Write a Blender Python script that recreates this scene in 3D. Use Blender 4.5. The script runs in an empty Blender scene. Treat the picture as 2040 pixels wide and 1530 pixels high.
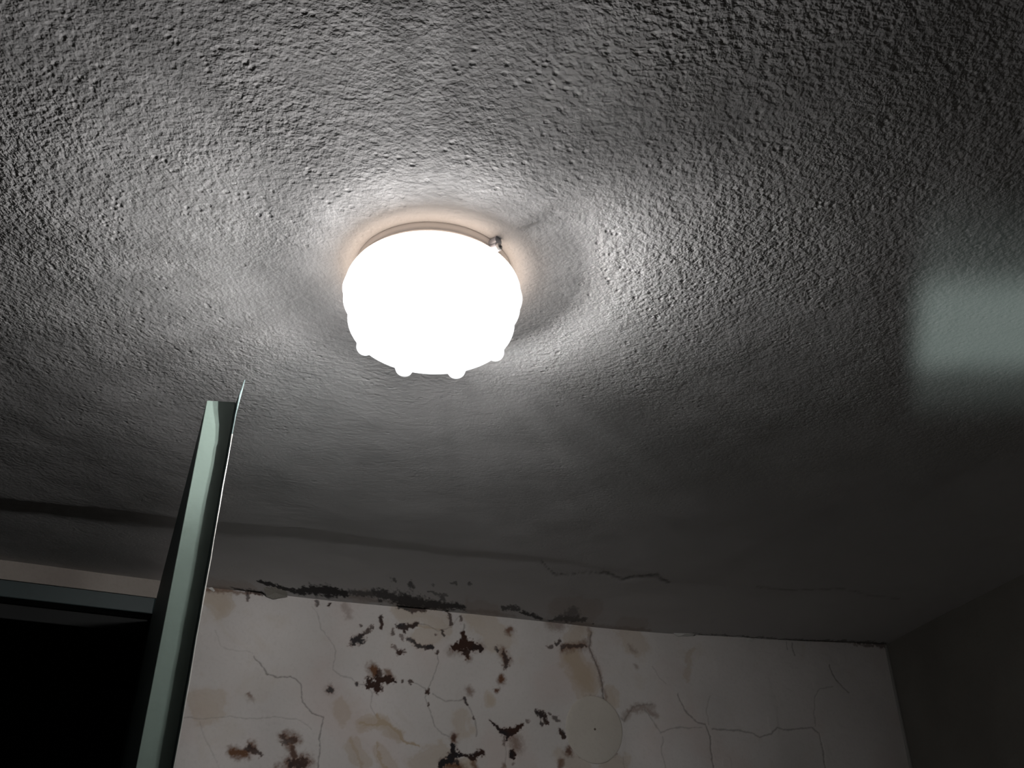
import bpy, bmesh, math, random
import numpy as np
from mathutils import Vector, Matrix
random.seed(7)
scn = bpy.context.scene
COL = scn.collection

# ------------------------------------------------------------------ camera
CAM_Z = 1.70
CEIL = 2.40
FPX = 1800.0
PITCH = math.radians(30.1)
cam_d = bpy.data.cameras.new('camera')
cam_d.sensor_fit = 'HORIZONTAL'
cam_d.sensor_width = 36.0
cam_d.lens = 36.0 * FPX / 2040.0
cam_d.clip_start = 0.02
cam = bpy.data.objects.new('camera', cam_d)
COL.objects.link(cam)
cam.location = (0, 0, CAM_Z)
cam.rotation_euler = (math.radians(90) + PITCH, 0, 0)
scn.camera = cam

# ------------------------------------------------------------------ world, exposure
w = bpy.data.worlds.new('world')
scn.world = w
w.use_nodes = True
w.node_tree.nodes['Background'].inputs[0].default_value = (0, 0, 0, 1)
w.node_tree.nodes['Background'].inputs[1].default_value = 0.0
vs = scn.view_settings
vs.view_transform = 'Standard'
vs.look = 'None'
vs.exposure = 0.0
vs.gamma = 1.0
vs.use_curve_mapping = False

# ------------------------------------------------------------------ lamp light (the bulb inside the ceiling light)
LX, LY = -0.0990, 0.9245             # centre of the ceiling light
S = 0.8235                         # scale of its profile
BULB = Vector((LX - 0.022, LY - 0.004, CEIL - 0.045))
BULB_W = 118.0
ld = bpy.data.lights.new('bulb_light', 'POINT')
ld.energy = BULB_W
ld.color = (1.0, 0.978, 0.965)
ld.shadow_soft_size = 0.016
lo = bpy.data.objects.new('bulb_light', ld)
COL.objects.link(lo)
lo.location = BULB

# added spot throwing a soft-edged oblong up on to the ceiling; its source is made up
sd = bpy.data.lights.new('added_patch_spot', 'SPOT')
sd.energy = 12.5
sd.color = (0.80, 1.0, 0.93)
sd.spot_size = math.radians(70)
sd.spot_blend = 0.3
sd.shadow_soft_size = 0.02
sd.use_nodes = True
so = bpy.data.objects.new('added_patch_spot', sd)
COL.objects.link(so)
so.location = (0.74, 1.02, 1.20)
so.rotation_euler = (math.pi, 0, 0)          # straight up; local x = world x, local y = -world y
_nt = sd.node_tree
_em = [n for n in _nt.nodes if n.type == 'EMISSION'][0]
_tc = _nt.nodes.new('ShaderNodeTexCoord')
_sp = _nt.nodes.new('ShaderNodeSeparateXYZ')
_nt.links.new(_tc.outputs['Normal'], _sp.inputs[0])
def _m(op, a, b=None):
    n = _nt.nodes.new('ShaderNodeMath'); n.operation = op
    for k, v in enumerate((a, b)):
        if v is None: continue
        if isinstance(v, (int, float)): n.inputs[k].default_value = v
        else: _nt.links.new(v, n.inputs[k])
    return n.outputs[0]
def _mr(v, a, b):
    n = _nt.nodes.new('ShaderNodeMapRange'); n.interpolation_type = 'SMOOTHSTEP'
    n.inputs['From Min'].default_value = a; n.inputs['From Max'].default_value = b
    _nt.links.new(v, n.inputs['Value'])
    return n.outputs['Result']
_az = _m('ABSOLUTE', _sp.outputs[2])
_x = _m('MULTIPLY', _m('DIVIDE', _sp.outputs[0], _az), 1.2)      # metres on the ceiling from the light
_y = _m('MULTIPLY', _m('DIVIDE', _sp.outputs[1], _az), -1.2)
_xe = _m('SUBTRACT', _x, _m('MULTIPLY', _y, 0.36))                # the oblong leans
_left = _mr(_xe, -0.202, -0.168)
_right = _mr(_xe, 0.20, 0.10)
_ay = _m('ABSOLUTE', _m('ADD', _y, -0.030))
_band = _m('ADD', _m('MULTIPLY', _mr(_ay, 0.155, 0.05), .66), _m('MULTIPLY', _mr(_ay, 0.32, 0.06), .34))
_nt.links.new(_m('MULTIPLY', _m('MULTIPLY', _left, _right), _band), _em.inputs['Strength'])

# ------------------------------------------------------------------ helpers
def link(name, mesh, mat=None, parent=None, smooth=False):
    o = bpy.data.objects.new(name, mesh)
    COL.objects.link(o)
    if mat is not None:
        mesh.materials.append(mat)
    if smooth:
        mesh.polygons.foreach_set('use_smooth', [True] * len(mesh.polygons))
    if parent is not None:
        o.parent = parent
    return o

def from_bm(name, bm, mat=None, parent=None, smooth=False):
    bmesh.ops.recalc_face_normals(bm, faces=bm.faces)
    me = bpy.data.meshes.new(name)
    bm.to_mesh(me)
    bm.free()
    return link(name, me, mat, parent, smooth)

def empty(name, loc, **props):
    o = bpy.data.objects.new(name, None)
    o.empty_display_size = 0.05
    COL.objects.link(o)
    o.location = loc
    for k, v in props.items():
        o[k] = v
    return o

def prism(bm, pts, z0, z1):
    """extrude a plan outline (list of xy) from z0 to z1"""
    lo_ = [bm.verts.new((p[0], p[1], z0)) for p in pts]
    hi_ = [bm.verts.new((p[0], p[1], z1)) for p in pts]
    n = len(pts)
    bm.faces.new(lo_)
    bm.faces.new(hi_)
    for i in range(n):
        bm.faces.new((lo_[i], lo_[(i + 1) % n], hi_[(i + 1) % n], hi_[i]))

def bevel(bm, w_, seg=2):
    bmesh.ops.bevel(bm, geom=list(bm.edges), offset=w_, segments=seg, affect='EDGES', profile=0.5)

def cyl(bm, a, b, r0, r1=None, n=24):
    a, b = Vector(a), Vector(b)
    r1 = r0 if r1 is None else r1
    q = (b - a).to_track_quat('Z', 'Y')
    ra, rb = [], []
    for i in range(n):
        t = 2 * math.pi * i / n
        d = Vector((math.cos(t), math.sin(t), 0))
        ra.append(bm.verts.new(a + q @ (d * r0)))
        rb.append(bm.verts.new(b + q @ (d * r1)))
    bm.faces.new(ra[::-1])
    bm.faces.new(rb)
    for i in range(n):
        bm.faces.new((ra[i], ra[(i + 1) % n], rb[(i + 1) % n], rb[i]))

# ---- numpy noise
def _hash(ix, iy, seed):
    h = (ix.astype(np.int64) * 374761393 + iy.astype(np.int64) * 668265263 + seed * 1442695041) & 0xffffffff
    h = ((h ^ (h >> 13)) * 1274126177) & 0xffffffff
    return ((h ^ (h >> 16)) & 0xffff) / 65535.0

def vnoise(x, y, seed=0):
    ix, iy = np.floor(x), np.floor(y)
    fx, fy = x - ix, y - iy
    fx = fx * fx * (3 - 2 * fx)
    fy = fy * fy * (3 - 2 * fy)
    a = _hash(ix, iy, seed); b = _hash(ix + 1, iy, seed)
    c = _hash(ix, iy + 1, seed); d = _hash(ix + 1, iy + 1, seed)
    return (a * (1 - fx) + b * fx) * (1 - fy) + (c * (1 - fx) + d * fx) * fy

def fbm(x, y, seed=0, octs=4):
    s, a, t = 0, 0.5, 0
    for k in range(octs):
        s = s + a * vnoise(x * 2 ** k + 17 * k, y * 2 ** k - 9 * k, seed + k)
        t += a
        a *= 0.55
    return s / t * 2 - 1

def sstep(e0, e1, x):
    t = np.clip((x - e0) / (e1 - e0), 0, 1)
    return t * t * (3 - 2 * t)

# ---- the plan of the back wall, a slightly bowed plaster wall
WALL_PTS = [(-2.35, 1.468), (-1.190, 2.022), (-0.879, 2.171), (-0.767, 2.231), (-0.500, 2.335), (-0.218, 2.431),
            (0.050, 2.535), (0.322, 2.636), (0.620, 2.712), (0.900, 2.768), (1.152, 2.810), (1.90, 2.915)]
_wx = np.array([p[0] for p in WALL_PTS]); _wy = np.array([p[1] for p in WALL_PTS])
def wall_y(x):
    x = np.asarray(x, float)
    # smooth the polyline a little
    s = 0
    for k, g in ((-0.06, 1), (-0.03, 2), (0, 3), (0.03, 2), (0.06, 1)):
        s = s + g * np.interp(x + k, _wx, _wy)
    return s / 9.0

_fw = np.array([0, math.cos(PITCH), math.sin(PITCH)])
_up = np.array([0, -math.sin(PITCH), math.cos(PITCH)])
def place(u, v):
    """where the photo's sight line (u, v) meets the ceiling or the back wall"""
    d = np.array([(u - 1020) / FPX, 0, 0]) + _up * ((765 - v) / FPX) + _fw
    t = (CEIL - CAM_Z) / d[2]
    p = d * t
    if p[1] <= wall_y(p[0]):
        return np.array([p[0], p[1], CEIL])
    lo_t, hi_t = 0.0, t
    for _ in range(40):
        m = (lo_t + hi_t) / 2
        q = d * m
        if q[1] <= wall_y(q[0]):
            lo_t = m
        else:
            hi_t = m
    q = d * lo_t
    return np.array([q[0], q[1], CAM_Z + q[2]])

# ------------------------------------------------------------------ marks on wall and ceiling
def A(x, y): return (350 + x / 3.824, 1130 + y / 3.824)
def B(x, y): return (800 + x / 3.824, 1130 + y / 3.824)
def D(x, y): return (1250 + x / 2.582, 1080 + y / 2.582)
PX = 0.00128                     # metres per photo pixel at the wall
def L(fn, pts, r, k=3.824):
    """polyline feature: points, radius (or radii) -> list of (3D point, radius m)"""
    if not isinstance(r, (list, tuple)):
        r = [r] * len(pts)
    return [(place(*fn(*p)), rr / k * PX) for p, rr in zip(pts, r)]

CRACKS = [  # feature, strength
    (L(A, [(590,680),(650,740),(690,810),(780,840),(880,835),(960,890),(965,1030),(1040,1110),(1120,1145),(1095,1280),(1085,1600)], 4.5), 1.0),
    (L(A, [(60,1145),(200,1160),(370,1135),(560,1150),(760,1145),(960,1170),(1030,1240)], 4), .45),
    (L(A, [(180,1180),(230,1330),(320,1480),(360,1600)], 4), .35),
    (L(A, [(300,480),(340,600),(430,640),(580,650)], 4), .3),
    (L(A, [(1030,300),(1090,380),(1110,470),(1170,540),(1215,640),(1190,780),(1250,830),(1340,850),(1380,890),(1480,905),(1500,960),(1490,1060),(1520,1130)], 4), .5),
    (L(B, [(270,640),(280,720),(240,850),(200,930),(180,990),(220,1100),(250,1200),(310,1270),(370,1290)], 4), .7),
    (L(B, [(70,870),(150,910),(200,940)], 4), .7),
    (L(B, [(240,960),(330,1015),(440,1010),(480,1000),(520,1080),(565,1170),(570,1290)], 5), .7),
    (L(B, [(130,430),(200,440),(270,490),(340,470),(400,440),(440,380)], 4), .6),
    (L(B, [(490,340),(480,450),(470,500)], 5), .8),
    (L(B, [(1460,430),(1450,500),(1430,600),(1490,760),(1530,880),(1540,1000)], 6), 1.0),
    (L(B, [(1540,1000),(1620,1100),(1690,1170),(1760,1070),(1850,1050),(1912,1050)], 6), .6),
    (L(B, [(660,1160),(740,1230),(780,1300),(800,1400),(790,1500),(800,1600)], 4), .5),
    (L(B, [(1280,1330),(1380,1430),(1460,1470)], 5), .7),
    (L(B, [(1690,1450),(1710,1600)], 4), .5),
    (L(D, [(260,780),(290,860),(350,920),(400,940),(425,1000),(430,1080),(450,1220)], 4, 2.582), .9),
    (L(D, [(90,860),(170,980),(260,955),(380,955)], 3.5, 2.582), .6),
    (L(D, [(440,965),(560,965),(640,985),(680,1005),(740,985),(770,955),(850,965),(950,955),(990,985),(1005,1060),(1020,1220)], 4, 2.582), .8),
    (L(D, [(965,945),(965,800),(990,755),(1060,740)], 3, 2.582), .5),
    (L(D, [(180,1000),(180,1080),(205,1220)], 3, 2.582), .5),
    (L(D, [(130,640),(165,700),(200,730)], 3, 2.582), .4),
    (L(D, [(1040,630),(1050,680),(1140,775)], 4, 2.582), .9),
    (L(D, [(420,940),(405,860),(430,790)], 3, 2.582), .4),
    (L(D, [(820,510),(825,550)], 3, 2.582), .8),
    (L(D, [(850,520),(860,580)], 3, 2.582), .8),
    # ceiling
    (L(B, [(1060,-40),(1180,60),(1380,48),(1560,50),(1690,100),(1780,70),(1912,60)], [3,6,5,7,8,7,6]), .8),
    (L(D, [(0,190),(80,175),(155,170),(168,192),(220,215)], [4,5,7,5,3], 2.582), 1.0),
    (L(D, [(660,235),(740,242),(850,250),(1100,240),(1250,275),(1400,290)], 4, 2.582), .5),
]
MOULD = [
    (L(A, [(1355,570),(1405,535)], 32), 1), (L(A, [(1440,500),(1490,450)], 17), .9), (L(A, [(1400,440),(1410,445)], 8), .8),
    (L(A, [(1560,250),(1565,380),(1565,475)], [16,14,10]), 1), (L(A, [(1700,450),(1780,450),(1830,430)], 20), 1),
    (L(A, [(1740,460),(1745,490)], 15), 1), (L(A, [(1655,510),(1662,470)], 10), .8), (L(A, [(1720,520),(1722,550)], 13), .7),
    (L(A, [(1650,600),(1700,640)], 13), .7), (L(A, [(1700,650),(1725,640)], 18), 1), (L(A, [(1800,560),(1850,600),(1900,610)], 15), .95),
    (L(A, [(1490,890),(1530,910)], 36), 1.1), (L(A, [(1540,860),(1640,860)], 28), 1.1), (L(A, [(1545,800),(1560,850)], 22), .9),
    (L(A, [(1180,935),(1185,936)], 22), .9), (L(A, [(1385,885),(1387,886)], 12), .9), (L(A, [(1725,862),(1727,862)], 11), .9),
    (L(A, [(1775,870),(1795,878)], 11), .9), (L(A, [(560,1380),(640,1430)], [28,16]), .9),
    (L(A, [(820,1290),(840,1330),(920,1320)], [18,26,20]), .75), (L(A, [(880,1380),(905,1450)], 18), .7),
    (L(A, [(880,1500),(980,1490)], 34), .9), (L(A, [(565,970),(567,972)], 13), .5),
    # black gap and mould where wall meets ceiling
    (L(A, [(640,112),(720,130),(850,165),(960,188),(1060,175),(1150,180),(1300,198)], [10,15,14,20,30,36,18]), 1.3),
    (L(A, [(1160,220),(1165,285)], [26,12]), 1.1), (L(A, [(1075,262),(1080,285)], 16), .8),
    (L(A, [(420,150),(500,175),(600,192),(660,200)], [5,10,13,10]), .8), (L(A, [(545,215),(548,250)], 11), .8),
    (L(A, [(1330,190),(1400,205),(1540,200)], [16,20,12]), .9),
    (L(A, [(1540,200),(1700,235),(1912,282)], [30,44,48]), 1.05), (L(A, [(1660,100),(1665,105)], 13), .8), (L(A, [(1790,140),(1800,160)], 17), .9),
    (L(A, [(1700,300),(1780,320),(1900,330)], [18,22,14]), .9),
    (L(B, [(0,255),(120,272),(300,292),(470,305)], [44,40,36,22]), 1.1), (L(B, [(60,140),(90,160)], 14), .9),
    (L(B, [(350,215),(200,190)], 8), .7), (L(B, [(515,125),(525,128)], 9), .8), (L(B, [(385,132),(410,130)], 8), .7), (L(B, [(240,140),(242,142)], 8), .6),
    (L(B, [(300,225),(330,250)], 16), .8),
    (L(B, [(370,370),(378,430)], 14), .9), (L(B, [(452,385),(452,410)], 12), .8), (L(B, [(305,480),(318,515)], 11), .9), (L(B, [(258,510),(259,512)], 9), .7),
    (L(B, [(345,345),(360,360)], 12), .8),
    (L(B, [(0,452),(60,440),(110,435)], 17), 1), (L(B, [(50,545),(100,580),(150,600)], 13), .9), (L(B, [(200,608),(222,608)], 17), 1),
    (L(B, [(268,645),(272,648)], 9), .9), (L(B, [(400,615),(480,590),(590,612)], [24,42,26]), 1.3), (L(B, [(470,500),(480,600)], [16,34]), 1.1),
    (L(B, [(490,640),(500,685)], [34,18]), 1), (L(B, [(718,620),(730,630)], 13), .9), (L(B, [(780,650),(800,700),(795,765)], [17,20,20]), .9),
    (L(B, [(760,850),(762,870)], 18), .5), (L(B, [(725,935),(727,937)], 14), .6), (L(B, [(195,940),(197,955)], 15), 1), (L(B, [(205,1045),(208,1050)], 12), .9),
    (L(B, [(478,995),(485,1010),(500,1045)], [13,12,8]), .9), (L(B, [(545,1150),(558,1165)], 8), .8),
    (L(B, [(1035,1110),(1080,1130),(1100,1180)], [18,26,20]), 1), (L(B, [(1065,1200),(1068,1205)], 15), .9), (L(B, [(1130,1115),(1132,1118)], 10), .8),
    (L(B, [(1165,1140),(1195,1158)], 18), .8), (L(B, [(1215,1260),(1240,1290)], [22,14]), 1), (L(B, [(820,480),(835,470)], 14), .5),
    (L(B, [(675,1170),(740,1230),(800,1270),(870,1240),(920,1200)], [9,16,34,18,14]), 1.1), (L(B, [(950,1165),(960,1170)], 11), .7),
    (L(B, [(780,1300),(785,1335)], 12), .7), (L(B, [(845,1420),(847,1430)], 24), 1.15), (L(B, [(850,1495),(852,1496)], 11), .6),
    (L(B, [(395,1290),(398,1310)], 16), .7), (L(B, [(385,1360),(400,1430)], [20,32]), 1.1), (L(B, [(310,1500),(400,1435),(470,1432),(540,1450),(610,1412)], [22,34,10,20,24]), 1.1),
    (L(B, [(410,1485),(412,1492)], 18), .9), (L(B, [(1270,1395),(1278,1410)], 18), .6), (L(B, [(1350,1425),(1365,1430)], 10), .9),
    (L(B, [(1120,612),(1140,612)], 15), .8), (L(B, [(1175,580),(1200,560)], 15), .9), (L(B, [(1225,612),(1300,600),(1400,600)], [18,14,12]), .75),
    (L(B, [(780,312),(880,312)], [18,24]), .95), (L(B, [(900,345),(960,355),(1050,392)], [10,17,13]), 1.1),
    (L(B, [(1130,402),(1250,392),(1390,402)], [8,28,16]), .85), (L(B, [(1290,345),(1310,360)], 40), .6), (L(B, [(1435,1020),(1440,1035)], 10), .9),
    (L(D, [(340,470),(600,490),(840,500)], [2,4,5], 2.582), .6), (L(D, [(840,500),(1100,515),(1320,530)], [6,10,12], 2.582), .7),
]
BROWN = [
    (L(A, [(240,165),(420,185),(640,200)], [22,14,8]), .55), (L(A, [(1290,215),(1420,235),(1560,255),(1700,265)], 16), .5),
    (L(B, [(470,325),(700,350),(860,375)], 15), .4), (L(B, [(1040,400),(1250,425),(1500,450),(1700,470),(1900,480)], [12,24,18,14,10]), .5),
    (L(B, [(1530,930),(1560,1010)], 14), .35),
    (L(A, [(1490,770),(1520,810)], 34), .8), (L(A, [(1610,795),(1630,830)], 26), .6), (L(A, [(430,1400),(540,1430)], 30), .75), (L(A, [(580,1345),(590,1380)], 26), .6),
    (L(A, [(830,1290),(920,1320)], 36), .6), (L(A, [(870,1360),(905,1460)], 26), .6), (L(A, [(860,1500),(990,1490)], 48), .6), (L(A, [(770,1515),(772,1520)], 22), .5),
    (L(A, [(1280,290),(1320,370)], 26), .3), (L(A, [(560,985),(575,1010)], 20), .3), (L(A, [(1180,935),(1182,937)], 34), .3),
    (L(B, [(380,640),(600,600)], 36), .35), (L(B, [(500,680),(505,690)], 28), .6), (L(B, [(770,640),(800,720)], 36), .5), (L(B, [(755,860),(765,850)], 30), .75),
    (L(B, [(725,935),(727,937)], 22), .7), (L(B, [(820,490),(830,480)], 30), .6), (L(B, [(520,940),(522,950)], 28), .5),
    (L(B, [(850,1300),(880,1370)], 44), .5), (L(B, [(395,1300),(397,1310)], 28), .7), (L(B, [(340,1500),(440,1540)], 40), .7), (L(B, [(540,1480),(560,1530)], 22), .6),
    (L(B, [(1265,1405),(1275,1400)], 32), .6), (L(B, [(1215,1470),(1210,1540)], 22), .6), (L(B, [(780,1500),(775,1540)], 14), .5), (L(B, [(1355,1430),(1520,1475),(1640,1420)], [14,10,12]), .45),
    (L(B, [(1230,620),(1400,590)], 34), .5), (L(B, [(1140,430),(1200,440)], 44), .4), (L(B, [(1700,1150),(1760,1070),(1912,1060)], 26), .3),
    (L(B, [(1430,460),(1430,600),(1500,780),(1535,940)], 16), .35), (L(B, [(1400,1000),(1540,1010),(1620,1110)], 20), .35),
    (L(D, [(10,540),(35,560)], 14, 2.582), .3), (L(D, [(40,640),(45,645)], 12, 2.582), .35), (L(D, [(0,870),(90,850),(150,890)], 14, 2.582), .4),
]
TAN = [  # broad soft water stains and thin ochre veins
    (L(A, [(1530,1130),(1545,1200),(1420,1215)], 14), .9), (L(A, [(1560,1180),(1690,1240),(1760,1320),(1850,1380)], [20,18,10,8]), .9),
    (L(A, [(1550,1330),(1560,1440),(1600,1540)], 12), .8), (L(A, [(1330,1300),(1400,1430),(1420,1540)], 14), .7), (L(B, [(120,440),(190,455),(280,490)], 12), .7),
    (L(A, [(300,230),(350,310)], 80), .55), (L(A, [(230,1000),(260,1060)], 95), .42), (L(A, [(1440,1210),(1560,1170),(1690,1290)], 42), .6),
    (L(A, [(1350,1350),(1440,1500)], 50), .4), (L(A, [(1560,1400),(1640,1540)], 50), .35), (L(A, [(1250,1050),(1260,1130)], 50), .3), (L(A, [(1700,330),(1900,380)], 60), .45),
    (L(B, [(220,380),(300,430)], 90), .45), (L(B, [(600,380),(740,560)], 110), .35), (L(B, [(150,530),(230,520)], 80), .3), (L(B, [(1300,700),(1430,900)], 105), .75),
    (L(B, [(1300,560),(1380,480)], 80), .5), (L(B, [(655,990),(660,1010)], 44), .6), (L(B, [(150,1480),(300,1440)], 80), .4), (L(B, [(1590,940),(1610,1010)], 50), .5),
    (L(B, [(440,1150),(470,1250)], 70), .3), (L(B, [(1450,330),(1200,300)], 70), .45), (L(B, [(1700,480),(1800,600)], 90), .3), (L(B, [(1560,1500),(1700,1480)], 50), .4),
    (L(B, [(450,1520),(520,1500)], 50), .6), (L(B, [(560,330),(700,330)], 40), .4), (L(A, [(300,130),(560,150)], 30), .5), (L(A, [(1480,220),(1400,240)], 50), .5),
    (L(B, [(1230,1450),(1400,1520)], 60), .35), (L(D, [(0,420),(60,430)], 40, 2.582), .4), (L(D, [(330,560),(300,700)], 22, 2.582), .3),
]
def field(P, feats, soft, warp, jit, ys=1.0):
    """P (n,3); 1 inside the marks, 0 outside. warp (n,3) offsets the look-up, jit (n) roughens the edge."""
    out = np.zeros(len(P))
    Q = P + warp
    sc = np.array([1, ys, 1])
    for f, amp in feats:
        pts = np.array([a for a, _ in f]); rs = np.array([b for _, b in f])
        pad = rs.max() * 2.6 + 0.012
        lo_, hi_ = pts.min(0) - pad * np.array([1, 1 / ys, 1]), pts.max(0) + pad * np.array([1, 1 / ys, 1])
        idx = np.nonzero(((P > lo_) & (P < hi_)).all(1))[0]
        if len(idx) == 0:
            continue
        q = Q[idx] * sc
        best = np.full(len(idx), 9.0)
        for i in range(len(pts) - 1):
            a, b = pts[i] * sc, pts[i + 1] * sc
            d = b - a
            L2 = max(d @ d, 1e-12)
            t = np.clip(((q - a) @ d) / L2, 0, 1)
            dist = np.linalg.norm(q - (a + t[:, None] * d), axis=1)
            rr = rs[i] * (1 - t) + rs[i + 1] * t
            best = np.minimum(best, dist / rr)
        v = best + jit[idx]
        m = amp * (1 - sstep(1 - soft, 1 + soft, v))
        out[idx] = np.maximum(out[idx], m)
    return out

def marks(P, U, V, ys=1.0):
    """ys < 1: marks drawn out across the joint (on the ceiling strip)"""
    V = V * ys
    n1 = fbm(U / 0.014, V / 0.014, 3); n2 = fbm(U / 0.014, V / 0.014, 9)
    m1 = fbm(U / 0.005, V / 0.005, 13, 2); m2 = fbm(U / 0.005, V / 0.005, 19, 2)
    n3 = fbm(U / 0.0048, V / 0.0048, 21, 3)
    w1 = n1 * .0062 + m1 * .0025; w2 = n2 * .0062 + m2 * .0025
    warp = np.stack([w1, w2 / ys * (ys < 1), w2 * (ys == 1)], 1)
    wz = np.stack([fbm(U / 0.03, V / 0.03, 31), 0 * U, fbm(U / 0.03, V / 0.03, 37)], 1) * 0.003
    m = field(P, MOULD, 0.46, warp, n3 * 0.95 - .12, ys)
    b = field(P, BROWN, 0.95, warp * 1.2, n3 * 0.4, ys)
    t = field(P, TAN, 0.62, wz * 4 + warp * .8, fbm(U / 0.03, V / 0.03, 51) * 0.65, ys)
    # a tide line round the water stains
    tl = np.clip(1 - np.abs(t - .22) / .12, 0, 1) * (t > .05) * .18
    k = field(P, CRACKS, 0.8, wz * 1.6 + warp * 0.34, n3 * 0.5, ys)
    return m, b, np.clip(t + tl, 0, 1), k

def add_attr(me, name, arr):
    at = me.attributes.new(name, 'FLOAT', 'POINT')
    at.data.foreach_set('value', arr.astype(np.float32))

def grid_mesh(name, P, nr, nc, flip=False):
    me = bpy.data.meshes.new(name)
    i = np.arange((nr - 1) * nc).reshape(nr - 1, nc)[:, :-1].ravel()
    quads = np.stack([i, i + 1, i + nc + 1, i + nc], 1)
    if flip:
        quads = quads[:, ::-1]
    nf = len(quads)
    me.vertices.add(len(P)); me.vertices.foreach_set('co', P.astype(np.float32).ravel())
    me.loops.add(nf * 4); me.loops.foreach_set('vertex_index', quads.astype(np.int32).ravel())
    me.polygons.add(nf)
    me.polygons.foreach_set('loop_start', np.arange(0, nf * 4, 4, dtype=np.int32))
    me.polygons.foreach_set('use_smooth', np.ones(nf, dtype=bool))
    me.update(calc_edges=True)
    return me

# ------------------------------------------------------------------ materials
def new_mat(name):
    m = bpy.data.materials.new(name)
    m.use_nodes = True
    nt = m.node_tree
    for n in list(nt.nodes):
        if n.type != 'OUTPUT_MATERIAL':
            nt.nodes.remove(n)
    return m, nt, nt.nodes['Material Output']

class NB:
    def __init__(s, nt): s.nt = nt
    def n(s, typ, **kw):
        x = s.nt.nodes.new(typ)
        for k, v in kw.items():
            if k.startswith('i_'):
                key = k[2:]
                key = int(key) if key.isdigit() else key.replace('_', ' ')
                x.inputs[key].default_value = v
            else:
                setattr(x, k, v)
        return x
    def l(s, a, b): s.nt.links.new(a, b)
    def math(s, op, a, b=None, c=None, clamp=False):
        x = s.nt.nodes.new('ShaderNodeMath'); x.operation = op; x.use_clamp = clamp
        for i, v in enumerate((a, b, c)):
            if v is None: continue
            if isinstance(v, (int, float)): x.inputs[i].default_value = v
            else: s.l(v, x.inputs[i])
        return x.outputs[0]
    def mix(s, fac, a, b):
        x = s.nt.nodes.new('ShaderNodeMix'); x.data_type = 'RGBA'
        for sock, v in ((x.inputs[0], fac), (x.inputs[6], a), (x.inputs[7], b)):
            if isinstance(v, (int, float)): sock.default_value = v
            elif isinstance(v, tuple): sock.default_value = v if len(v) == 4 else (*v, 1)
            else: s.l(v, sock)
        return x.outputs[2]
    def noise(s, vec, scale, detail=4, rough=0.55, dist=0.0):
        x = s.n('ShaderNodeTexNoise'); x.inputs['Scale'].default_value = scale
        x.inputs['Detail'].default_value = detail; x.inputs['Roughness'].default_value = rough
        x.inputs['Distortion'].default_value = dist
        s.l(vec, x.inputs['Vector'])
        return x.outputs['Fac']
    def ramp(s, v, lo_, hi_):
        x = s.n('ShaderNodeMapRange'); x.interpolation_type = 'SMOOTHSTEP'
        x.inputs['From Min'].default_value = lo_; x.inputs['From Max'].default_value = hi_
        s.l(v, x.inputs['Value'])
        return x.outputs['Result']
    def attr(s, name):
        x = s.n('ShaderNodeAttribute'); x.attribute_name = name
        return x.outputs['Fac']

def plaster_ceiling():
    m, nt, out = new_mat('ceiling_plaster')
    b = NB(nt)
    tc = b.n('ShaderNodeTexCoord').outputs['Object']
    big = b.noise(tc, 2.2, 3)
    col = b.mix(big, (0.60, 0.592, 0.592), (0.67, 0.66, 0.66))
    bl = b.noise(tc, 11, 4)
    col = b.mix(b.math('MULTIPLY', b.ramp(bl, .5, .8), .25), col, (0.53, 0.51, 0.50))
    col = b.mix(b.math('MULTIPLY', b.attr('tan'), .6), col, (0.40, 0.30, 0.24))
    col = b.mix(b.math('MULTIPLY', b.attr('brown'), .7), col, (0.20, 0.12, 0.09))
    col = b.mix(b.math('MULTIPLY', b.attr('crack'), .75), col, (0.08, 0.07, 0.07))
    mo = b.math('MULTIPLY', b.attr('mould'), .84, clamp=True)
    col = b.mix(mo, col, (0.045, 0.043, 0.045))
    # stippled plaster: lumps, fine grit and small pits
    lump = b.noise(tc, 150, 2, .55)
    lump2 = b.noise(tc, 330, 1, .5)
    med = b.noise(tc, 62, 1.5, .5)
    pits = b.n('ShaderNodeTexVoronoi', feature='F1'); pits.inputs['Scale'].default_value = 85
    pits.inputs['Randomness'].default_value = 1.0
    b.l(tc, pits.inputs['Vector'])
    pit = b.ramp(pits.outputs['Distance'], 0.05, 0.34)
    pit = b.math('MAXIMUM', pit, b.ramp(b.noise(tc, 13, 2), .60, .48))
    patch = b.ramp(b.noise(tc, 3.1, 3), .35, .66)         # rougher and smoother areas
    rough = b.attr('rough')
    h = b.math('MULTIPLY', lump, 0.0016)
    h = b.math('ADD', h, b.math('MULTIPLY', lump2, 0.0004))
    h = b.math('ADD', h, b.math('MULTIPLY', med, 0.0013))
    h = b.math('SUBTRACT', h, b.math('MULTIPLY', b.math('SUBTRACT', 1.0, pit), 0.0009))
    h = b.math('MULTIPLY', h, b.math('MULTIPLY', rough, b.math('ADD', 0.55, b.math('MULTIPLY', patch, .65))))
    bp = b.n('ShaderNodeBump'); bp.inputs['Strength'].default_value = 1.0; bp.inputs['Distance'].default_value = 1.0
    b.l(h, bp.inputs['Height'])
    p = b.n('ShaderNodeBsdfPrincipled'); p.inputs['Roughness'].default_value = .85
    p.inputs['Specular IOR Level'].default_value = .25
    b.l(col, p.inputs['Base Color']); b.l(bp.outputs[0], p.inputs['Normal'])
    b.l(p.outputs[0], out.inputs[0])
    return m

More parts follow.
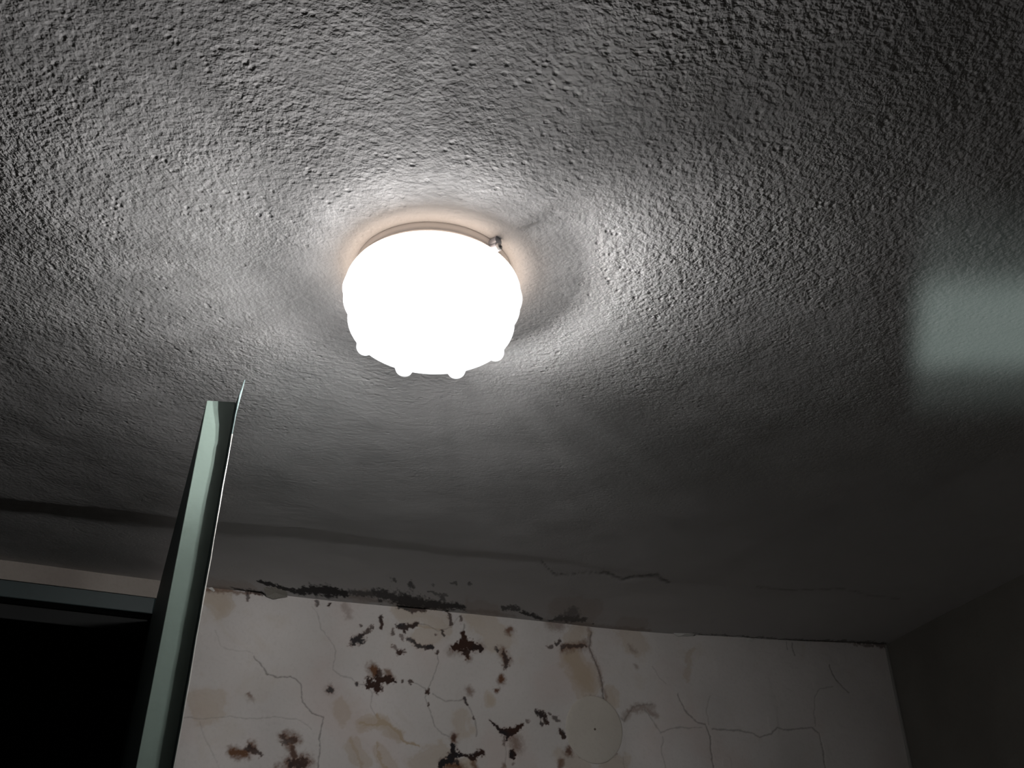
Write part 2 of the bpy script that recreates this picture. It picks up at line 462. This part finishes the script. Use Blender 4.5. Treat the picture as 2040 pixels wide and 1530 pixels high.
def plaster_wall(name, c0, c1, marked=False):
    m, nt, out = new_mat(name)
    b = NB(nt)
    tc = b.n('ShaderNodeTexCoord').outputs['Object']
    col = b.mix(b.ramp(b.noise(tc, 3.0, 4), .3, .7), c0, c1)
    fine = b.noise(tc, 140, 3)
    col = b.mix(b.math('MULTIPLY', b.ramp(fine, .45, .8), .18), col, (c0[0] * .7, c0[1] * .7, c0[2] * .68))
    if marked:
        st = b.ramp(b.noise(tc, 9, 4, .6, .6), .56, .72)
        col = b.mix(b.math('MULTIPLY', st, .16), col, (0.50, 0.42, 0.30))
        pink = b.ramp(b.noise(tc, 5, 3), .48, .7)
        col = b.mix(b.math('MULTIPLY', pink, .30), col, (0.62, 0.49, 0.45))
        col = b.mix(b.math('MULTIPLY', b.attr('tan'), .9), col, (0.44, 0.33, 0.205))
        col = b.mix(b.math('MULTIPLY', b.attr('brown'), 1.4, clamp=True), col, (0.155, 0.074, 0.036))
        col = b.mix(b.math('MULTIPLY', b.attr('crack'), .62), col, (0.10, 0.085, 0.075))
        mo = b.math('MULTIPLY', b.attr('mould'), .97, clamp=True)
        mc = b.mix(b.ramp(b.noise(tc, 16, 2), .4, .62), (0.046, 0.021, 0.014), (0.020, 0.017, 0.019))
        mc = b.mix(b.ramp(b.attr('mould'), .35, .85), (0.15, 0.065, 0.038), mc)      # rusty rim, black heart
        col = b.mix(mo, col, mc)
    h = b.math('ADD', b.math('MULTIPLY', b.noise(tc, 16, 3), .003), b.math('MULTIPLY', fine, .0004))
    bp = b.n('ShaderNodeBump'); bp.inputs['Distance'].default_value = 1.0; bp.inputs['Strength'].default_value = 1.0
    b.l(h, bp.inputs['Height'])
    p = b.n('ShaderNodeBsdfPrincipled'); p.inputs['Roughness'].default_value = .75
    p.inputs['Specular IOR Level'].default_value = .25
    b.l(col, p.inputs['Base Color']); b.l(bp.outputs[0], p.inputs['Normal'])
    b.l(p.outputs[0], out.inputs[0])
    return m

def paint(name, col, rough=.45, spec=.4, dirt=0.25, scale=14, metal=0.0):
    m, nt, out = new_mat(name)
    b = NB(nt)
    tc = b.n('ShaderNodeTexCoord').outputs['Object']
    d = b.ramp(b.noise(tc, scale, 5, .65), .5, .78)
    c = b.mix(b.math('MULTIPLY', d, dirt), col, (col[0] * .35, col[1] * .33, col[2] * .28))
    h = b.math('MULTIPLY', b.noise(tc, 60, 2), .0004)
    bp = b.n('ShaderNodeBump'); bp.inputs['Distance'].default_value = 1.0
    b.l(h, bp.inputs['Height'])
    p = b.n('ShaderNodeBsdfPrincipled'); p.inputs['Roughness'].default_value = rough
    p.inputs['Specular IOR Level'].default_value = spec; p.inputs['Metallic'].default_value = metal
    b.l(c, p.inputs['Base Color']); b.l(bp.outputs[0], p.inputs['Normal'])
    b.l(p.outputs[0], out.inputs[0])
    return m

GL_EM, GL_TOP = 1.12, 4.3
GL_BAND = .80
# clearness of the glass, fitted to shape the light it throws, against depth (0..1 = top 10 cm) and round the shade (0..1 = -180..180 degrees)
GL_Z = [(.0, .05), (.15, .05), (.187, .085), (.213, .125), (.235, .098), (.266, .115), (.30, .225), (.33, .46), (.36, .82), (.40, 1.0), (.45, .95), (.55, .95), (.80, .92), (.92, .62), (1.0, .34)]
GL_AZ = [(-180, 1.0), (-145, .92), (-130, .78), (-82, .72), (-57, .42), (-30, .13), (-8, .36), (18, .30), (42, .25), (56, .12), (70, .36), (85, .93), (110, 1.0), (180, 1.0)]
def lamp_glass():
    """ribbed opal glass: glows from the bulb inside, and lets part of its light straight through,
    in shares fitted to the light wanted on ceiling and wall"""
    m, nt, out = new_mat('opal_glass')
    b = NB(nt)
    geo = b.n('ShaderNodeTexCoord').outputs['Object']
    sep = b.n('ShaderNodeSeparateXYZ'); b.l(geo, sep.inputs[0])
    ang = b.math('ARCTAN2', sep.outputs[1], sep.outputs[0])
    cs = b.n('ShaderNodeCombineXYZ')
    ca, sa = b.math('COSINE', ang), b.math('SINE', ang)
    b.l(ca, cs.inputs[0]); b.l(sa, cs.inputs[1])
    b.l(b.math('MULTIPLY', sep.outputs[2], 9.0), cs.inputs[2])
    fl = b.noise(cs.outputs[0], 9, 3, .6)                 # fine flutes: streaks of light
    fl2 = b.noise(cs.outputs[0], 3.0, 2, .5)
    light_pass = b.math('ADD', b.math('MULTIPLY', b.ramp(fl, .36, .64), .50), .75)
    light_pass = b.math('MULTIPLY', light_pass, b.math('ADD', .90, b.math('MULTIPLY', b.ramp(fl2, .35, .65), .20)))
    # share let through at each depth, fitted to the falloff on ceiling and wall
    def curve(v, pts):
        zr = b.n('ShaderNodeFloatCurve')
        cv = zr.mapping.curves[0]
        cv.points[0].location = pts[0]; cv.points[1].location = pts[-1]
        for p_ in pts[1:-1]: cv.points.new(*p_)
        for p_ in cv.points: p_.handle_type = 'AUTO_CLAMPED'
        zr.mapping.update()
        b.l(v, zr.inputs['Value'])
        return zr.outputs[0]
    light_pass = b.math('MULTIPLY', light_pass, curve(b.math('MULTIPLY', sep.outputs[2], -10.0, clamp=True), GL_Z))
    # clearer on one side than the other, so light thrown right is dimmer
    azf = curve(b.math('ADD', b.math('DIVIDE', ang, 2 * math.pi), .5, clamp=True), [((a_ + 180) / 360, v_) for a_, v_ in GL_AZ])
    lowz = b.ramp(sep.outputs[2], -.021, -.031)
    near = b.math('MAXIMUM', .28, b.math('ADD', b.math('SUBTRACT', .80, b.math('MULTIPLY', sa, .72)), b.math('MULTIPLY', ca, .44)))
    azf = b.math('ADD', b.math('MULTIPLY', lowz, azf), b.math('MULTIPLY', near, b.math('SUBTRACT', 1.0, lowz)))
    light_pass = b.math('MULTIPLY', light_pass, azf)
    # extra clear band, added to throw the bright streak right of the lamp
    side = b.math('ADD', b.math('MULTIPLY', ca, .93), b.math('MULTIPLY', sa, .37))
    band = b.math('MULTIPLY', b.ramp(side, .15, .85), b.math('MULTIPLY', b.ramp(sep.outputs[2], -.0325, -.0275), b.ramp(sep.outputs[2], -.0215, -.0245)))
    light_pass = b.math('ADD', light_pass, b.math('MULTIPLY', band, GL_BAND), clamp=True)
    tr = b.n('ShaderNodeBsdfTransparent')
    cc = b.n('ShaderNodeCombineColor')
    for i in range(3): b.l(light_pass, cc.inputs[i])
    b.l(cc.outputs[0], tr.inputs[0])
    top = b.ramp(sep.outputs[2], -0.0250, -0.0190)
    ecol = b.mix(top, (0.97, 0.985, 1.0), (1.0, 0.80, 0.65))
    em = b.n('ShaderNodeEmission'); b.l(ecol, em.inputs[0])
    b.l(b.math('ADD', GL_EM, b.math('MULTIPLY', top, GL_TOP - GL_EM)), em.inputs[1])
    add = b.n('ShaderNodeAddShader')
    b.l(tr.outputs[0], add.inputs[0]); b.l(em.outputs[0], add.inputs[1])
    b.l(add.outputs[0], out.inputs[0])
    return m


M_CEIL = plaster_ceiling()
M_WALL = plaster_wall('stained_white_wall', (0.60, 0.57, 0.545), (0.67, 0.635, 0.615), True)
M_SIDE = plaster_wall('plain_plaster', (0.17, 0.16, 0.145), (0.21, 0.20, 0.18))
M_FLOOR = paint('floor_tile', (0.14, 0.13, 0.12), .5)
M_DOOR = paint('pale_teal_paint', (0.165, 0.215, 0.19), .42, .5, .35, 9)
M_HEAD = paint('shaded_teal_paint', (0.035, 0.052, 0.053), .5, .3, .3, 9)  # frame teal darkened, the shade it stands in put into the colour
M_DFACE = paint('unlit_side_teal_paint', (0.10, 0.14, 0.14), .5, .3, .3, 9)  # door teal darkened for the faces turned away from the lamp
M_EDGE = paint('lit_edge_paint', (0.70, 0.70, 0.66), .35, .6, .3, 30, .6)  # pale colour standing for light caught on the lip edge
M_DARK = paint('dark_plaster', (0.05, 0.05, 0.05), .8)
M_COLLAR = paint('white_enamel', (0.78, 0.74, 0.72), .35, .5, .1)
M_STEEL = paint('zinc_plated_steel', (0.42, 0.43, 0.48), .45, .5, .1, 30, .4)
M_GLASS = lamp_glass()

# ------------------------------------------------------------------ ceiling
CREASE = [place(u, v)[:2] for u, v in ((-250, 985), (0, 1010), (250, 1038), (400, 1056), (600, 1070), (900, 1110), (1080, 1122), (1320, 1162), (1600, 1185), (1740, 1200), (1950, 1230))]
CRX = np.array([c[0] for c in CREASE]); CRY = np.array([c[1] for c in CREASE])

def build_ceiling():
    xs = np.concatenate([np.linspace(-2.40, -1.25, 60, endpoint=False), np.linspace(-1.25, 1.25, 1050, endpoint=False), np.linspace(1.25, 1.80, 50)])
    t = np.concatenate([np.linspace(-0.15, 0.0, 8, endpoint=False), np.linspace(0.0, 0.36, 150, endpoint=False), np.linspace(0.36, 4.45, 300)])
    T, X = np.meshgrid(t, xs, indexing='ij')
    T = T.ravel(); X = X.ravel()
    Y = wall_y(X) - T
    cy = np.interp(X, CRX, CRY)
    d = Y - cy + 0.045                             # > 0 beyond the crease
    amp = 0.0016 + 0.0028 * (1 - sstep(-1.0, 0.4, X))
    Z = CEIL + amp * sstep(-0.010, 0.030, d + 0.006 * fbm(X / .05, Y * 0, 61))
    Z = Z - amp * sstep(0.05, 0.45, d)
    Z = Z + 0.0018 * fbm(X / .22, Y / .22, 71, 2) + 0.0004 * fbm(X / .06, Y / .06, 73, 2) * (1 - .3 * sstep(0, .1, d))
    # flatten against the lamp base
    rr = np.hypot(X - LX, Y - LY)
    k = sstep(0.10, 0.22, rr)
    Z = CEIL + (Z - CEIL) * k
    P0 = np.stack([X, np.minimum(Y, wall_y(X)), np.full_like(X, CEIL)], 1)
    m, b, tn, kr = marks(P0, X, Y, 0.30)
    Z = Z + 0.0022 * np.clip(kr, 0, 1)
    Z = Z + 0.004 * np.clip(m, 0, 1) * sstep(-.03, 0, -T)
    me = grid_mesh('ceiling', np.stack([X, Y, Z], 1), len(t), len(xs), flip=False)
    for nme, arr in (('mould', m), ('brown', b), ('tan', tn), ('crack', kr)):
        add_attr(me, nme, arr)
    add_attr(me, 'rough', 1 - 0.80 * sstep(-1.35, -0.35, d + 0.35 * X))
    o = link('ceiling', me, M_CEIL)
    o['kind'] = 'structure'
    # plaster slab above, closing the room
    bm = bmesh.new()
    prism(bm, [(-2.5, -1.8), (1.9, -1.8), (1.9, 3.1), (-2.5, 3.1)], CEIL + 0.03, CEIL + 0.12)
    s = from_bm('slab', bm, M_DARK, o)
    return o
build_ceiling()

# ------------------------------------------------------------------ walls
HX, HY = -0.8768, 2.1858          # hinge line of the door
HEAD0, HEAD1 = 2.3183, 2.3600     # door frame head, lower and upper edge
wdir = Vector((-0.903, -0.430, 0)).normalized()       # along the back wall, leftwards
wnor = Vector((wdir.y, -wdir.x, 0))                    # into the room
if wnor.y > 0: wnor = -wnor
JAMB_L = Vector((HX, HY, 0)) + wdir * 1.20

def build_back_wall():
    x0, x1 = -0.868, 1.175
    xs = np.linspace(x0, x1, 1230)
    zs = np.concatenate([np.linspace(0.0, 1.85, 12, endpoint=False), np.linspace(1.85, CEIL + 0.012, 350)])
    Zg, X = np.meshgrid(zs, xs, indexing='ij')
    Zg = Zg.ravel(); X = X.ravel()
    Y0 = wall_y(X)
    P0 = np.stack([X, Y0, np.minimum(Zg, CEIL)], 1)
    m, b, tn, kr = marks(P0, X, Zg)
    fine = sstep(1.80, 1.90, Zg)
    Y = Y0 + 0.0022 * fbm(X / .18, Zg / .18, 81, 3) * fine
    Y = Y + 0.0016 * np.clip(kr, 0, 1) + 0.0016 * np.clip(m, 0, 1) - 0.0008 * np.clip(b, 0, 1)
    # blistered paint
    bl = sstep(.25, .6, fbm(X / .05, Zg / .05, 91, 2))
    Y = Y - 0.0011 * bl * fine
    me = grid_mesh('wall_back', np.stack([X, Y, Zg], 1), len(zs), len(xs), flip=False)
    for nme, arr in (('mould', m), ('brown', b), ('tan', tn), ('crack', kr)):
        add_attr(me, nme, arr)
    o = link('wall_back', me, M_WALL)
    o['kind'] = 'structure'
    # the strip above the door frame and the piece left of it, with thickness
    bm = bmesh.new()
    def seg(a, c, z0, z1, th=0.12):
        a = Vector(a); c = Vector(c)
        prism(bm, [a, c, c - wnor * th, a - wnor * th], z0, z1)
    lp = lambda x: Vector((x, float(wall_y(x)), 0))
    n = 14
    xa = np.linspace(JAMB_L.x, -0.868, n)
    for i in range(n - 1):
        a, c = lp(xa[i]), lp(xa[i + 1])
        prism(bm, [a, c, c - wnor * .12, a - wnor * .12], HEAD1 - 0.004, CEIL + 0.012)
    seg(lp(-2.45), lp(JAMB_L.x), 0, CEIL + 0.012)
    s = from_bm('wall_strip', bm, M_STRIP, o)
    return o
M_STRIP = plaster_wall('strip_plaster', (0.22, 0.19, 0.17), (0.32, 0.29, 0.26))
build_back_wall()

def plain_wall(name, a, b_, mat, z1=CEIL + .012, th=.1, inside=(0, 1)):
    a = Vector((*a, 0)); b_ = Vector((*b_, 0))
    d = (b_ - a).normalized()
    nn = Vector((-d.y, d.x, 0))
    if nn.dot(Vector((*inside, 0)) - a) > 0: nn = -nn
    bm = bmesh.new()
    prism(bm, [a, b_, b_ + nn * th, a + nn * th], 0, z1)
    o = from_bm(name, bm, mat)
    o['kind'] = 'structure'
    return o
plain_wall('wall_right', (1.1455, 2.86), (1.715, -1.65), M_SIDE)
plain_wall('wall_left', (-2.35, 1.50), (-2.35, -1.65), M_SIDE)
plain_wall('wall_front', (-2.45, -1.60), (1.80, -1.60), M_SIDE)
bm = bmesh.new(); prism(bm, [(-2.5, -1.8), (1.9, -1.8), (1.9, 3.9), (-2.8, 3.9)], -.05, 0)
fl = from_bm('floor', bm, M_FLOOR); fl['kind'] = 'structure'

# plaster bead down the corner of back and right wall
bm = bmesh.new()
cyl(bm, (1.150, 2.806, 1.70), (1.150, 2.806, CEIL - .004), .006, .0045, 12)
o = from_bm('trim_1', bm, plaster_wall('bead_plaster', (.30, .29, .27), (.36, .35, .33)), smooth=True); o['kind'] = 'structure'

# ------------------------------------------------------------------ doorway
hinge = Vector((HX, HY, 0))
def box_along(bm, a, along, length, normal, d0, d1, z0, z1):
    p = [a + normal * d0, a + along * length + normal * d0, a + along * length + normal * d1, a + normal * d1]
    prism(bm, [(q.x, q.y) for q in p], z0, z1)
fr = empty('trim_2', (HX, HY, 0), kind='structure', label='teal painted steel door frame, colour darkened for shade, under a strip of bare plaster')
def local(bm, parent):
    bmesh.ops.translate(bm, verts=bm.verts, vec=-Vector(parent.location))
bm = bmesh.new()
box_along(bm, hinge, wdir, 1.20, wnor, -.10, .006, HEAD0, HEAD1); bevel(bm, .002)
local(bm, fr); from_bm('frame_head', bm, M_HEAD, fr)
bm = bmesh.new()
box_along(bm, hinge, wdir, 1.20, wnor, -.10, -.050, HEAD0 - .035, HEAD0 - .001); bevel(bm, .002)
local(bm, fr); from_bm('door_stop', bm, paint('shaded_stop_paint', (.012, .013, .013), .8), fr)  # near-black colour stands for the shade behind the frame head
for s0, a in ((-.045, hinge), (1.20, hinge)):
    bm = bmesh.new()
    box_along(bm, a + wdir * s0, wdir, .045, wnor, -.10, .005, 0, HEAD1); bevel(bm, .002)
    local(bm, fr); from_bm('jamb', bm, M_HEAD, fr)
# the unlit room beyond
def vec2(v): return (v.x, v.y)
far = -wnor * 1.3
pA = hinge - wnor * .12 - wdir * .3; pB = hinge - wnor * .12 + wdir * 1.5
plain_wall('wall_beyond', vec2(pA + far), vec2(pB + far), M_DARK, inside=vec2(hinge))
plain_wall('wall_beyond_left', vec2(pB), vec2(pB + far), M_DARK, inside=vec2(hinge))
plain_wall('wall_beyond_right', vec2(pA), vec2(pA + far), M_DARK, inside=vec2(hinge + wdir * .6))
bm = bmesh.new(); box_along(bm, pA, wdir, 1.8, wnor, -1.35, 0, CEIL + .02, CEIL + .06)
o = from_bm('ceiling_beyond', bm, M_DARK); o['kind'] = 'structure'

# open door leaf, a folded steel leaf with a lip along its closing edge
PA = Vector((-0.4276, 1.1073, 0)); PB = Vector((-0.3886, 1.1117, 0)); PL = Vector((-0.3623, 1.0557, 0))
ddir = (Vector((HX, HY, 0)) - PA).normalized()
dnor = Vector((-ddir.y, ddir.x, 0))
if dnor.x < 0: dnor = -dnor                       # towards the lamp side
TOP = HEAD0 - .003
door = empty('door_1', (PA.x, PA.y, 0), kind='structure', label='open teal steel door leaf seen along its edge, lip catching the light')
def dloc(p): return Vector((p.x - PA.x, p.y - PA.y, p.z))
wid = (Vector((HX, HY, 0)) - PA).length - .012
bm = bmesh.new()
far_l = PA + ddir * wid; far_r = PB + ddir * (wid - .01)
inset = ddir * .002
pts = [PA + inset, PB + inset - dnor * .0005, far_r, far_l]
prism(bm, [vec2(p - PA) for p in pts], 0.01, TOP)
from_bm('leaf_panel', bm, M_DFACE, door)
bm = bmesh.new()                                   # folded edge channel, the pale face
e = [PA, PB, PB + ddir * .004, PA + ddir * .004]
prism(bm, [vec2(p - PA) for p in e], 0.01, TOP)
bevel(bm, .0008, 2)
from_bm('edge_channel', bm, M_DOOR, door)
# lip: thin plate running on past the edge, with a sharp horn left standing at its top corner
ld_ = (PL - PB)
th = .0014
KT = .33
outline = [(-.6, .01), (-.6, TOP), (0, TOP), (.10, TOP + .004), (.58, TOP + .0165), (.62, TOP + .0163), (.50, TOP - .004), (.38, TOP - .030), (KT, TOP - .055), (KT, .01)]
bm = bmesh.new()
sides = []
for off in (.0002, th):
    row = []
    for k, z in outline:
        q = PB + ld_ * k + dnor * (off + max(0, z - TOP + .004) * .12) - PA
        row.append(bm.verts.new((q.x, q.y, z)))
    sides.append(row)
bm.faces.new(sides[0]); bm.faces.new(sides[1][::-1])
m_ = len(outline)
for i in range(m_):
    jn = (i + 1) % m_
    bm.faces.new((sides[0][i], sides[1][i], sides[1][jn], sides[0][jn]))
lip = from_bm('edge_lip', bm, M_DFACE, door)
# bright rim along the lip: light caught on its edge, put into the colour
bm = bmesh.new()
q0 = PB + ld_ * KT + dnor * (th * .5) - PA
nseg = 90
ring_prev = None
for i in range(nseg + 1):
    z = .01 + (TOP - .060 - .01) * i / nseg
    jx = .00022 * math.sin(z * 37) + .00018 * math.sin(z * 91 + 1)
    r = .00085 + .00015 * math.sin(z * 53) + .00012 * math.sin(z * 140)
    ring = []
    for j in range(8):
        t = 2 * math.pi * j / 8
        p = q0 + dnor * (math.cos(t) * r + jx) + ddir * (math.sin(t) * r)
        ring.append(bm.verts.new((p.x, p.y, z)))
    if ring_prev:
        for j in range(8):
            bm.faces.new((ring_prev[j], ring_prev[(j + 1) % 8], ring[(j + 1) % 8], ring[j]))
    else:
        bm.faces.new(ring)
    ring_prev = ring
bm.faces.new(ring_prev[::-1])
o = from_bm('lit_rim', bm, M_EDGE, door, smooth=True)
o['label'] = 'bright rim standing for light caught on the lip edge'

# ------------------------------------------------------------------ ceiling light
light = empty('ceiling_light', (LX, LY, CEIL), label='round lit opal glass light with knobbed lower rim, fixed to the rough ceiling', category='ceiling light')
def lathe(profile, n=256, mod=None):
    bm = bmesh.new()
    rings = []
    for r, d in profile:
        ring = []
        for i in range(n):
            ph = 2 * math.pi * i / n
            rr, dd = (r, d) if mod is None else mod(r, d, ph)
            if r < 1e-6:
                break
            ring.append(bm.verts.new((rr * math.sin(ph) * S, -rr * math.cos(ph) * S, -dd * S)))
        if r < 1e-6:
            ring = [bm.verts.new((0, 0, -d * S))]
        rings.append(ring)
    for a, b_ in zip(rings[:-1], rings[1:]):
        if len(b_) == 1:
            for i in range(n):
                bm.faces.new((a[i], a[(i + 1) % n], b_[0]))
        elif len(a) == 1:
            for i in range(n):
                bm.faces.new((b_[(i + 1) % n], b_[i], a[0]))
        else:
            for i in range(n):
                bm.faces.new((a[i], a[(i + 1) % n], b_[(i + 1) % n], b_[i]))
    return bm
def spline(keys, n):
    ks_ = np.array(keys, float)
    t = np.linspace(0, len(ks_) - 1, n)
    outp = []
    for q in t:
        i = min(int(q), len(ks_) - 2); f = q - i
        p0 = ks_[max(i - 1, 0)]; p1 = ks_[i]; p2 = ks_[i + 1]; p3 = ks_[min(i + 2, len(ks_) - 1)]
        v = .5 * ((2 * p1) + (-p0 + p2) * f + (2 * p0 - 5 * p1 + 4 * p2 - p3) * f * f + (-p0 + 3 * p1 - 3 * p2 + p3) * f ** 3)
        outp.append((max(float(v[0]), 0.0), float(v[1])))
    outp[-1] = (0.0, outp[-1][1])
    return outp
KN = [math.radians(27.4 + 45 * k) for k in range(8)]
def knobs(r, d, ph):
    """rounded knobs round the lower rim, faint flutes above"""
    h = 0.0
    for k in KN:
        dd = (ph - k + math.pi) % (2 * math.pi) - math.pi
        q = 1 - (dd * .109 / .0135) ** 2 - ((r - .1075) ** 2 + (d - .1180) ** 2) / .0135 ** 2
        if d > .09 and q > 0:
            h = max(h, q ** .55)
    flute = .0010 * math.cos(24 * ph) * sm(.03, .05, d) * (1 - sm(.075, .085, d)) * sm(.1, .12, r)
    return r + .0055 * h + flute, d + .0080 * h
def sm(a, b_, x):
    t = min(max((x - a) / (b_ - a), 0), 1)
    return t * t * (3 - 2 * t)
prof = spline([(.106, .012), (.113, .014), (.124, .020), (.1310, .030), (.1345, .043), (.1350, .053), (.1325, .064), (.1275, .075), (.1210, .0835)], 40)
prof[-1] = (.1210, .0835)
prof += spline([(.1214, .086), (.1240, .0935), (.1230, .102), (.1180, .111), (.1120, .1165), (.1050, .1202), (.0950, .1225), (.070, .1240), (.035, .1250), (0, .126)], 90)
bm = lathe(prof, 320, knobs)
globe = from_bm('glass_shade', bm, M_GLASS, light, smooth=True)
# collar: rolled white metal ring with a bead
bm = lathe([(.100, .0), (.120, .0), (.1205, .003), (.1185, .0055), (.1178, .011), (.1195, .0125), (.1202, .0150), (.1195, .0172), (.1165, .0180), (.1135, .0175), (.1115, .016), (.1115, .003), (.100, .003), (.100, .0)], 128)
from_bm('collar', bm, M_COLLAR, light, smooth=True)
# bulb: glass envelope with its socket, lying off centre in the shade
bm = bmesh.new()
bmesh.ops.create_uvsphere(bm, u_segments=24, v_segments=16, radius=.013)
for v in bm.verts:
    v.co = Vector((v.co.x, v.co.y, v.co.z * 1.3)) + (BULB - Vector((LX, LY, CEIL)))
mb, nt, out = new_mat('bulb_glow'); b = NB(nt); em = b.n('ShaderNodeEmission'); em.inputs[0].default_value = (1, .95, .88, 1); em.inputs[1].default_value = 6
b.l(em.outputs[0], out.inputs[0])
from_bm('bulb', bm, mb, light, smooth=True)
bm = bmesh.new(); q = BULB - Vector((LX, LY, CEIL))
cyl(bm, (q.x, q.y, q.z + .014), (q.x, q.y, 0), .011, .016)
from_bm('socket', bm, M_COLLAR, light)
# lug on the near right of the collar, with the slotted screw that holds the shade
u = Vector((0.0777, -0.0650, 0)).normalized()
tn_ = Vector((-u.y, u.x, 0))
R0 = .1205 * S
bm = bmesh.new()
cyl(bm, u * (R0 - .003) + Vector((0, 0, -.004)), u * (R0 + .0085) + Vector((0, 0, -.0045)), .0062, .0058, 32)
cyl(bm, u * (R0 - .003) + Vector((0, 0, -.013)), u * (R0 + .0085) + Vector((0, 0, -.013)), .0060, .0056, 32)
for v in bm.verts: pass
lug = from_bm('screw_lug', bm, M_STEEL, light, smooth=False)
bm = bmesh.new()
c0 = u * (R0 + .0086) + Vector((0, 0, -.0145))
cyl(bm, c0, c0 + u * .0030, .0052, .0040, 32)
bevel(bm, .0004, 2)
sc = from_bm('screw', bm, M_COLLAR, lug)
bm = bmesh.new()
for a_, l_ in ((.5, .0030), (2.07, .0022)):
    ax = tn_ * math.cos(a_) + Vector((0, 0, 1)) * math.sin(a_)
    cyl(bm, c0 + u * .0031 - ax * l_, c0 + u * .0031 + ax * l_, .0005, .0005, 8)
from_bm('screw_slot', bm, M_DARK, lug)

# ------------------------------------------------------------------ round blank cover on the wall
pc = place(*B(1468, 1236))
pr = place(*B(1683, 1240)); pt = place(*B(1468, 985))
rad = float(np.linalg.norm(pr[:2] - pc[:2]))
e_ = .05
tx = Vector((2 * e_, float(wall_y(pc[0] + e_) - wall_y(pc[0] - e_)), 0)).normalized()
ny = Vector((tx.y, -tx.x, 0))
if ny.y > 0: ny = -ny
cover = empty('junction_box_cover', (pc[0], pc[1], pc[2]), label='round cream painted blank cover disc on the stained wall among mould spots', category='cover')
cover.rotation_euler = Matrix((tx, Vector((0, 0, 1)), ny)).transposed().to_euler()
bm = bmesh.new()
n = 72
prf = [(rad, -.004), (rad, .0010), (rad * .985, .0022), (rad * .94, .0029), (rad * .6, .0036), (rad * .25, .0042)]
prev = None
for r_, h_ in prf:
    ring = [bm.verts.new((r_ * math.cos(2 * math.pi * i / n), r_ * 1.03 * math.sin(2 * math.pi * i / n), h_)) for i in range(n)]
    if prev:
        for i in range(n):
            bm.faces.new((prev[i], prev[(i + 1) % n], ring[(i + 1) % n], ring[i]))
    prev = ring
bm.faces.new(prev)
M_COVER = plaster_wall('cream_cover_paint', (.56, .52, .46), (.61, .57, .51))
from_bm('disc', bm, M_COVER, cover, smooth=True)
bm = bmesh.new()
cyl(bm, (0, 0, .0035), (0, 0, .0056), .0034, .0028, 20)
o = from_bm('screw', bm, paint('rusty_screw', (.12, .09, .07), .6), cover); o['label'] = 'dark screw head'

# ------------------------------------------------------------------ loose flakes hanging at the joint of wall and ceiling
M_FLAKE = plaster_wall('flake_plaster', (.34, .33, .29), (.42, .40, .36))
M_FLAKEW = plaster_wall('flake_white', (.66, .65, .62), (.70, .69, .66))
def flake(pts, label, mat, out_, seed, sag=.004):
    """a ragged chip of paint lying off the wall, outline given as wall points"""
    rnd = random.Random(seed)
    ps = [Vector(place(*p)) for p in pts]
    c = sum(ps, Vector()) / len(ps)
    fine = []
    for i in range(len(ps)):
        a, b_ = ps[i], ps[(i + 1) % len(ps)]
        for k in range(6):
            q = a.lerp(b_, k / 6)
            fine.append(q + Vector((rnd.uniform(-1, 1), 0, rnd.uniform(-1, 1))) * .0007)
    o = empty('paint_flake', c, label=label, category='paint flake', group=None) if False else None
    bm = bmesh.new()
    nrm = Vector((.3, -.95, 0)).normalized()
    front, back = [], []
    for q in fine:
        low = (q.z - min(p.z for p in ps)) / max(1e-4, max(p.z for p in ps) - min(p.z for p in ps))
        off = nrm * (out_ * (.4 + .6 * (1 - low)))
        d = q - c + off
        front.append(bm.verts.new(d + nrm * .0007)); back.append(bm.verts.new(d - nrm * .0004))
    m_ = len(fine)
    cf = bm.verts.new(nrm * (out_ * .9 + .0012)); cb = bm.verts.new(nrm * (out_ * .9))
    for i in range(m_):
        j = (i + 1) % m_
        bm.faces.new((front[i], front[j], cf)); bm.faces.new((back[j], back[i], cb)); bm.faces.new((front[i], back[i], back[j], front[j]))
    o = from_bm('paint_flake', bm, mat)
    o.location = c
    o['label'] = label; o['category'] = 'paint flake'
    return o
flake([A(668, 150), A(760, 148), A(850, 185), A(850, 228), A(740, 246), A(690, 226)], 'grey chip of plaster hanging in the black gap above the stained wall', M_FLAKE, .004, 1)
flake([D(232, 466), D(345, 470), D(338, 484), D(250, 486)], 'small white paint flake under the ceiling right of the mould stains', M_FLAKEW, .003, 2)
flake([D(605, 492), D(650, 498), D(640, 512), D(615, 508)], 'tiny white paint flake at the dark right end of the wall top', M_FLAKEW, .003, 3)
flake([A(248, 160), A(275, 152), A(300, 182), A(286, 190)], 'sliver of paint curling beside the steel door lip', M_FLAKEW, .003, 4)
